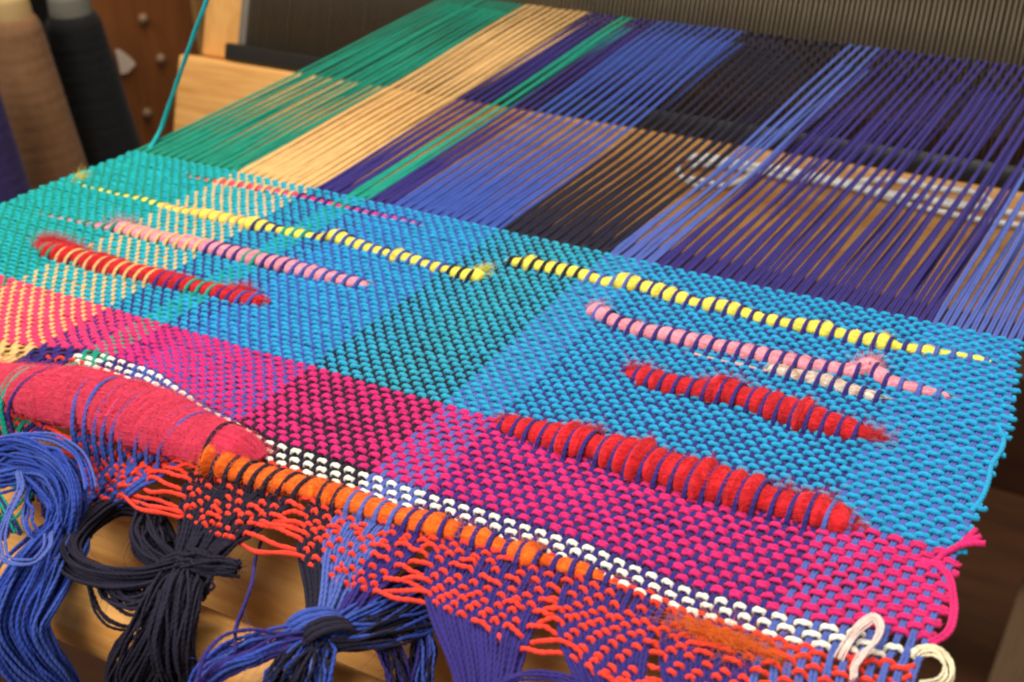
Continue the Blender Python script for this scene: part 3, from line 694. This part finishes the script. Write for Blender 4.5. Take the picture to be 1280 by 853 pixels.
# loose yarn ends
P = spline(back([(186,188),(199,166),(212,130),(222,101),(231,75),(241,47),(249,25),(258,2),(264,-24),(272,-70),(285,-130)], [0,.004,.018,.031,.043,.055,.064,.073,.082,.098,.118]), 80)
thread('weft_tail', P, .0010, Y['cyan'], cloth, sides=8, tr=True, lobes=.1, twist=1500)
for dx, dy in ((0, 0), (-3, -4), (3, 4)):
    P = spline(back([(1168,706),(1178,694),(1196,684),(1214+dx,675+dy),(1226+2*dx,671+2.2*dy)], [.0005,.001,.002,.003,.0035]), 20)
    thread('weft_tail', P, .0009, Y['magenta'], cloth, sides=6, tr=True, lobes=.1, twist=1500)
def ribbon(name, px, z, w, th, mat):
    C = spline(back(px, z), 48); T, B, N = frames_tr(C); parts = []
    for q in range(6):
        a = q/5*2 - 1
        D = C + B*(a*w + smooth_noise(48, 9, w*.22))[:, None] + N*(smooth_noise(48, 9, w*.25))[:, None]
        parts.append(tube_data(D, w*.3, sides=6, tr=True, lobes=.2, twist=1700))
    V, F, U = join_data(parts)
    return obj(name, mesh_from(name, local(cloth, V), F, mat, U), cloth)
P = spline(back([(1150,700),(1170,706),(1184,718),(1191,742),(1192,768),(1182,793),(1160,806)], [.0004,.0012,.0010,.0004,.0004,.0008,.0002]), 40)
double_thread('weft_thread', P, .0005, .0006, Y['magenta'], cloth, tr=True)
P = spline(back([(1246,530),(1254,548),(1250,566),(1240,580),(1236,600),(1226,625),(1214,640)], [.0006,.0002,.0008,.0004,.0006,.0002,.0006]), 40)
thread('weft_thread', P, .0008, Y['cyan'], cloth, tr=True, sides=8, lobes=.1, twist=1500)
ribbon('yarn_loop', [(1048,824),(1060,800),(1078,780),(1092,772),(1100,782),(1094,802),(1078,818),(1068,832),(1066,850)], [.001,.003,.005,.006,.006,.005,.004,.002,.001], .0010, .3, Y['tape'])
ribbon('yarn_loop', [(1140,822),(1152,813),(1170,814),(1184,830),(1184,846),(1172,856),(1150,858)], [0,.001,.001,0,-.001,-.001,-.002], .0013, .3, Y['cream'])

# ------------------------------------------------------------------ beater and reed (leaning back 20 degrees)
TH = math.radians(20); UP = np.array([0, math.sin(TH), math.cos(TH)]); FW = np.array([0, -math.cos(TH), math.sin(TH)]); XX = np.array([1.0, 0, 0])
O = np.array([0, .28, 0]); AX = np.stack([XX, FW, UP])
def bl(x, f, u): return O + XX*x + FW*f + UP*u
def bpix(px, f=0): 
    q = at_plane(px, O + FW*f, FW) - O; return q[0], q @ UP
xl = bpix((222, 67), .006)[0]; top = bpix((222, 67), .006)[1]
beater = empty('beater', 'pale oak beater board with upright post behind the bare warp', 'beater', bl(xl, 0, -.1))
box('race_board', bl((xl+.62)/2, -.012, top-.0335), ((.62-xl)/2, .018, .0335), OAK, beater, AX, bevel=.003)
pl, pr = bpix((253, 40), -.012)[0], bpix((300, 40), -.012)[0]
box('upright_post', bl((pl+pr)/2, -.024, top+.15), ((pr-pl)/2, .012, .1495), OAK_Z, beater, AX, bevel=.0025)
reed = empty('reed', 'steel reed of fine close wires in a black frame above the beater board', 'reed', bl(.15, -.004, top))
rl = bpix((286, 66), -.004)[0]
box('bottom_rail', bl((rl+.58)/2, -.004, top+.0066), ((.58-rl)/2, .0055, .0062), BLACK, reed, AX, bevel=.002)
el, er = bpix((303, 25), -.004)[0], bpix((312, 25), -.004)[0]
box('end_bar', bl((el+er)/2, -.004, top+.012+.06), ((er-el)/2, .003, .0595), GREYM, reed, AX, bevel=.001)
box('top_rail', bl((rl+.58)/2, -.004, top+.138), ((.58-rl)/2, .0055, .0062), BLACK, reed, AX, bevel=.002)
wp = []
for x in np.arange(er+.002, .57, PITCH*1.2):
    wp.append(box_data(bl(x + rng.normal(0, .00008), -.004, top+.072), AX, (.00030, .0019, .0598)))
V, F, U = join_data(wp)
w = obj('reed_wires', mesh_from('reed_wires', local(reed, V), F, STEEL, smooth=False), reed); w['kind'] = 'stuff'

# heddles and their frame behind the reed
har = empty('heddle_frame', 'dark heddle frame with hanging wire heddles behind the reed', 'heddle frame', (.15, .36, -.1))
for nm, y, z in (('lower_bar', .40, -.09), ('upper_bar', .42, .16)):
    box(nm, (.15, y, z), (.38, .008, .012), DARKWOOD, har, bevel=.002)
hp = []
for x in np.arange(-.1, .5, .0048):
    xx = x + rng.normal(0, .001)
    hp.append(tube_data(np.array([[xx, .40, -.09], [xx+rng.normal(0, .001), .41, .03], [xx, .42, .16]]), .0005, sides=4, tr=True, closed_ends=False))
V, F, U = join_data(hp)
w = obj('heddles', mesh_from('heddles', local(har, V), F, STEEL, smooth=False), har); w['kind'] = 'stuff'

# white cord lying along the board
cord = []
def bpath(px, f): return np.array([at_plane(q, O + FW*ff, FW) for q, ff in zip(px, f)])
F0 = .0085
P = spline(bpath([(880,236),(862,228),(848,216),(850,203),(868,196),(900,198),(940,206),(985,212),(1040,224),(1090,236),(1140,246),(1190,252),(1240,262),(1300,272)], [F0]*14), 120)
cord.append(tube_data(P, .0015, sides=6, tr=True, lobes=.15, twist=1300))
P = spline(bpath([(858,222),(880,226),(905,232),(925,226),(945,214),(985,218),(1040,230),(1080,226),(1120,226),(1170,236),(1225,244),(1240,254),(1200,258),(1165,252)], [F0+.001]*14), 120)
cord.append(tube_data(P, .0015, sides=6, tr=True, lobes=.15, twist=1300))
P = spline(bpath([(860,208),(895,206),(935,212),(980,222),(1030,228),(1090,242),(1130,254),(1180,266),(1230,276),(1300,285)], [F0+.002]*10), 120)
cord.append(tube_data(P, .0015, sides=6, tr=True, lobes=.15, twist=1300))
P = spline(bpath([(870,200),(905,204),(950,208),(1010,222),(1070,236),(1120,246),(1160,246)], [F0+.0025]*7), 80)
cord.append(tube_data(P, .0015, sides=6, tr=True, lobes=.15, twist=1300))
V, F, U = join_data(cord)
tag(obj('white_cord', mesh_from('white_cord', V, F, yarn_mat('white_cord_yarn', s2l(250, 248, 246), var=.06), U)), 'white looped cord lying along the oak board beneath the warp', 'cord')

# ------------------------------------------------------------------ rods at the front
def rod(name, label, y, z, r, x0, x1):
    n = 48; t = np.linspace(0, 1, 30)
    P = np.stack([x0 + (x1-x0)*t, np.full(30, y), np.full(30, z)], 1)
    e = .004; P = np.concatenate([P[:1], P[:1] + [[e*.3, 0, 0]], P[1:-1], P[-1:] - [[e*.3, 0, 0]], P[-1:]])
    rr = np.full(len(P), r); rr[0] = rr[-1] = r - e*.5; rr[1] = rr[-2] = r
    V, F, U = tube_data(P, rr, sides=n)
    o = obj(name, mesh_from(name, V, F, OAK, U)); tag(o, label, 'rod' if 'rod' in name else 'beam'); return o
rod('breast_beam', 'thick round oak beam under the start of the cloth', -.163, -.058, .028, -.12, .55)
rod('apron_rod', 'slim round oak rod that the fringe is knotted over', -.213, -.036, .0125, -.10, .47)

# loom frame at the left
LX = -.46
a = at_x((128, 90), LX); b = at_x((252, 90), LX)
side = empty('side_frame', 'brown wooden loom side frame with bolts behind the yarn cones', 'loom frame', (LX, (a[1]+b[1])/2, -.7))
box('upright', (LX-.02, (a[1]+b[1])/2, -.12), (.02, abs(b[1]-a[1])/2, .58), BROWN, side, bevel=.004)
box('edge_strip', (LX-.012, b[1]+.012, -.12), (.015, .011, .58), wood_mat('pale_strip_wood', s2l(120, 84, 44), s2l(150, 108, 60), scale=(50, 50, 5)), side, bevel=.003)
for px in ((178, 24), (200, 74), (183, 142)):
    c = at_x(px, LX)
    P = np.array([[LX-.002, c[1], c[2]], [LX+.002, c[1], c[2]], [LX+.005, c[1], c[2]], [LX+.0062, c[1], c[2]]])
    thread('bolt', P, np.array([.0055, .0055, .004, .001]), BOLT, side, sides=12, tr=True)
q = [at_x(p, LX+.004) for p in ((145, 62), (152, 93), (160, 91), (170, 80), (163, 72), (150, 62))]
V = np.array(q + [p - np.array([.0012, 0, 0]) for p in q])
me = bpy.data.meshes.new('paper_tag'); me.from_pydata([tuple(v) for v in V], [], [tuple(range(6)), tuple(range(11, 5, -1))] + [(k, 6+k, 6+(k+1) % 6, (k+1) % 6) for k in range(6)])
me.materials.append(plain_mat('paper', s2l(205, 185, 165), .9)); me.update()
tag(obj('paper_tag', me), 'small torn white paper tag stuck on the brown loom frame', 'paper')

# yarn cones
def cone(name, label, base, h, rb, rt, mat, tubemat, ridge=.00012):
    o = empty(name, label, 'yarn cone', base, 'yarn cones beside the loom')
    n, s = 90, 40
    t = np.linspace(0, 1, n); prof = rb + (rt - rb)*t
    prof = prof*np.where(t > .95, np.sqrt(np.clip(1-((t-.95)/.05)**2*.35, 0, 1)), 1)
    P = np.stack([0*t, 0*t, .006 + (h-.022)*t], 1)
    V, F, U = tube_data(P, prof + ridge*np.sin(t*160) + rng.normal(0, ridge*.6, n), sides=s, tr=True)
    obj('yarn', mesh_from('yarn', V, F, mat, U), o)
    P = np.array([[0, 0, 0], [0, 0, .004], [0, 0, h-.02], [0, 0, h-.004], [0, 0, h]])
    V, F, U = tube_data(P, np.array([rb*.8, rb*.8, rt*.82, rt*.78, rt*.7]), sides=s, tr=True)
    obj('cone_tube', mesh_from('cone_tube', V, F, tubemat, U), o)
    return o
SH = -.27
def ground_pos(px, dist):
    d = np.array([(px[0]-640)/FPX, -(px[1]-426.5)/FPX, -1]) @ RC.T; d /= np.linalg.norm(d); return CAM + d*dist
CARD = plain_mat('cardboard', s2l(170, 140, 90), .8); GCARD = plain_mat('grey_card', s2l(96, 92, 82), .8)
t = ground_pos((8, -6), 1.08); cone('yarn_cone', 'tan brown yarn cone on a cardboard core beside the loom', (t[0], t[1], SH), t[2]-SH, .040, .0195, yarn_mat('taupe_yarn', s2l(128, 92, 62), ply=.3), CARD)
t = ground_pos((84, -8), 1.14); cone('yarn_cone', 'black yarn cone between the tan cone and the brown loom frame', (t[0], t[1], SH), t[2]-SH, .044, .0215, yarn_mat('black_yarn', s2l(22, 21, 21), ply=.3), GCARD)
t = ground_pos((-52, 70), 1.0); cone('yarn_cone', 'purple yarn cone partly hidden behind the teal corner of the cloth', (t[0], t[1], SH), t[2]-SH, .034, .020, yarn_mat('violet_yarn', s2l(52, 42, 88), ply=.3), GCARD)
sh = box('shelf', (-.44, .25, SH-.0105), (.19, .17, .01), DARKWOOD, bevel=.002); tag(sh, 'dark wooden shelf board carrying the yarn cones', 'shelf')
bb = box('dark_backing', (-.64, .30, -.1), (.01, .22, .25), plain_mat('dark_backing', s2l(26, 22, 20), .8), bevel=.002); tag(bb, 'dark panel added behind the yarn cones as a dark background', 'board')  # panel added to keep the view behind the cones dark

# lower parts of the loom seen past the right selvedge
o = box('cross_beam', (.35, .62, -.42), (.55, .025, .06), DARKWOOD, bevel=.004); tag(o, 'dark brown cross beam low under the loom past the right selvedge', 'beam')
o = box('treadle', (.40, .36, -.60), (.03, .34, .012), wood_mat('treadle_wood', s2l(96, 74, 54), s2l(126, 100, 74), scale=(60, 6, 60)), bevel=.003); tag(o, 'worn grey brown treadle board under the loom', 'treadle')
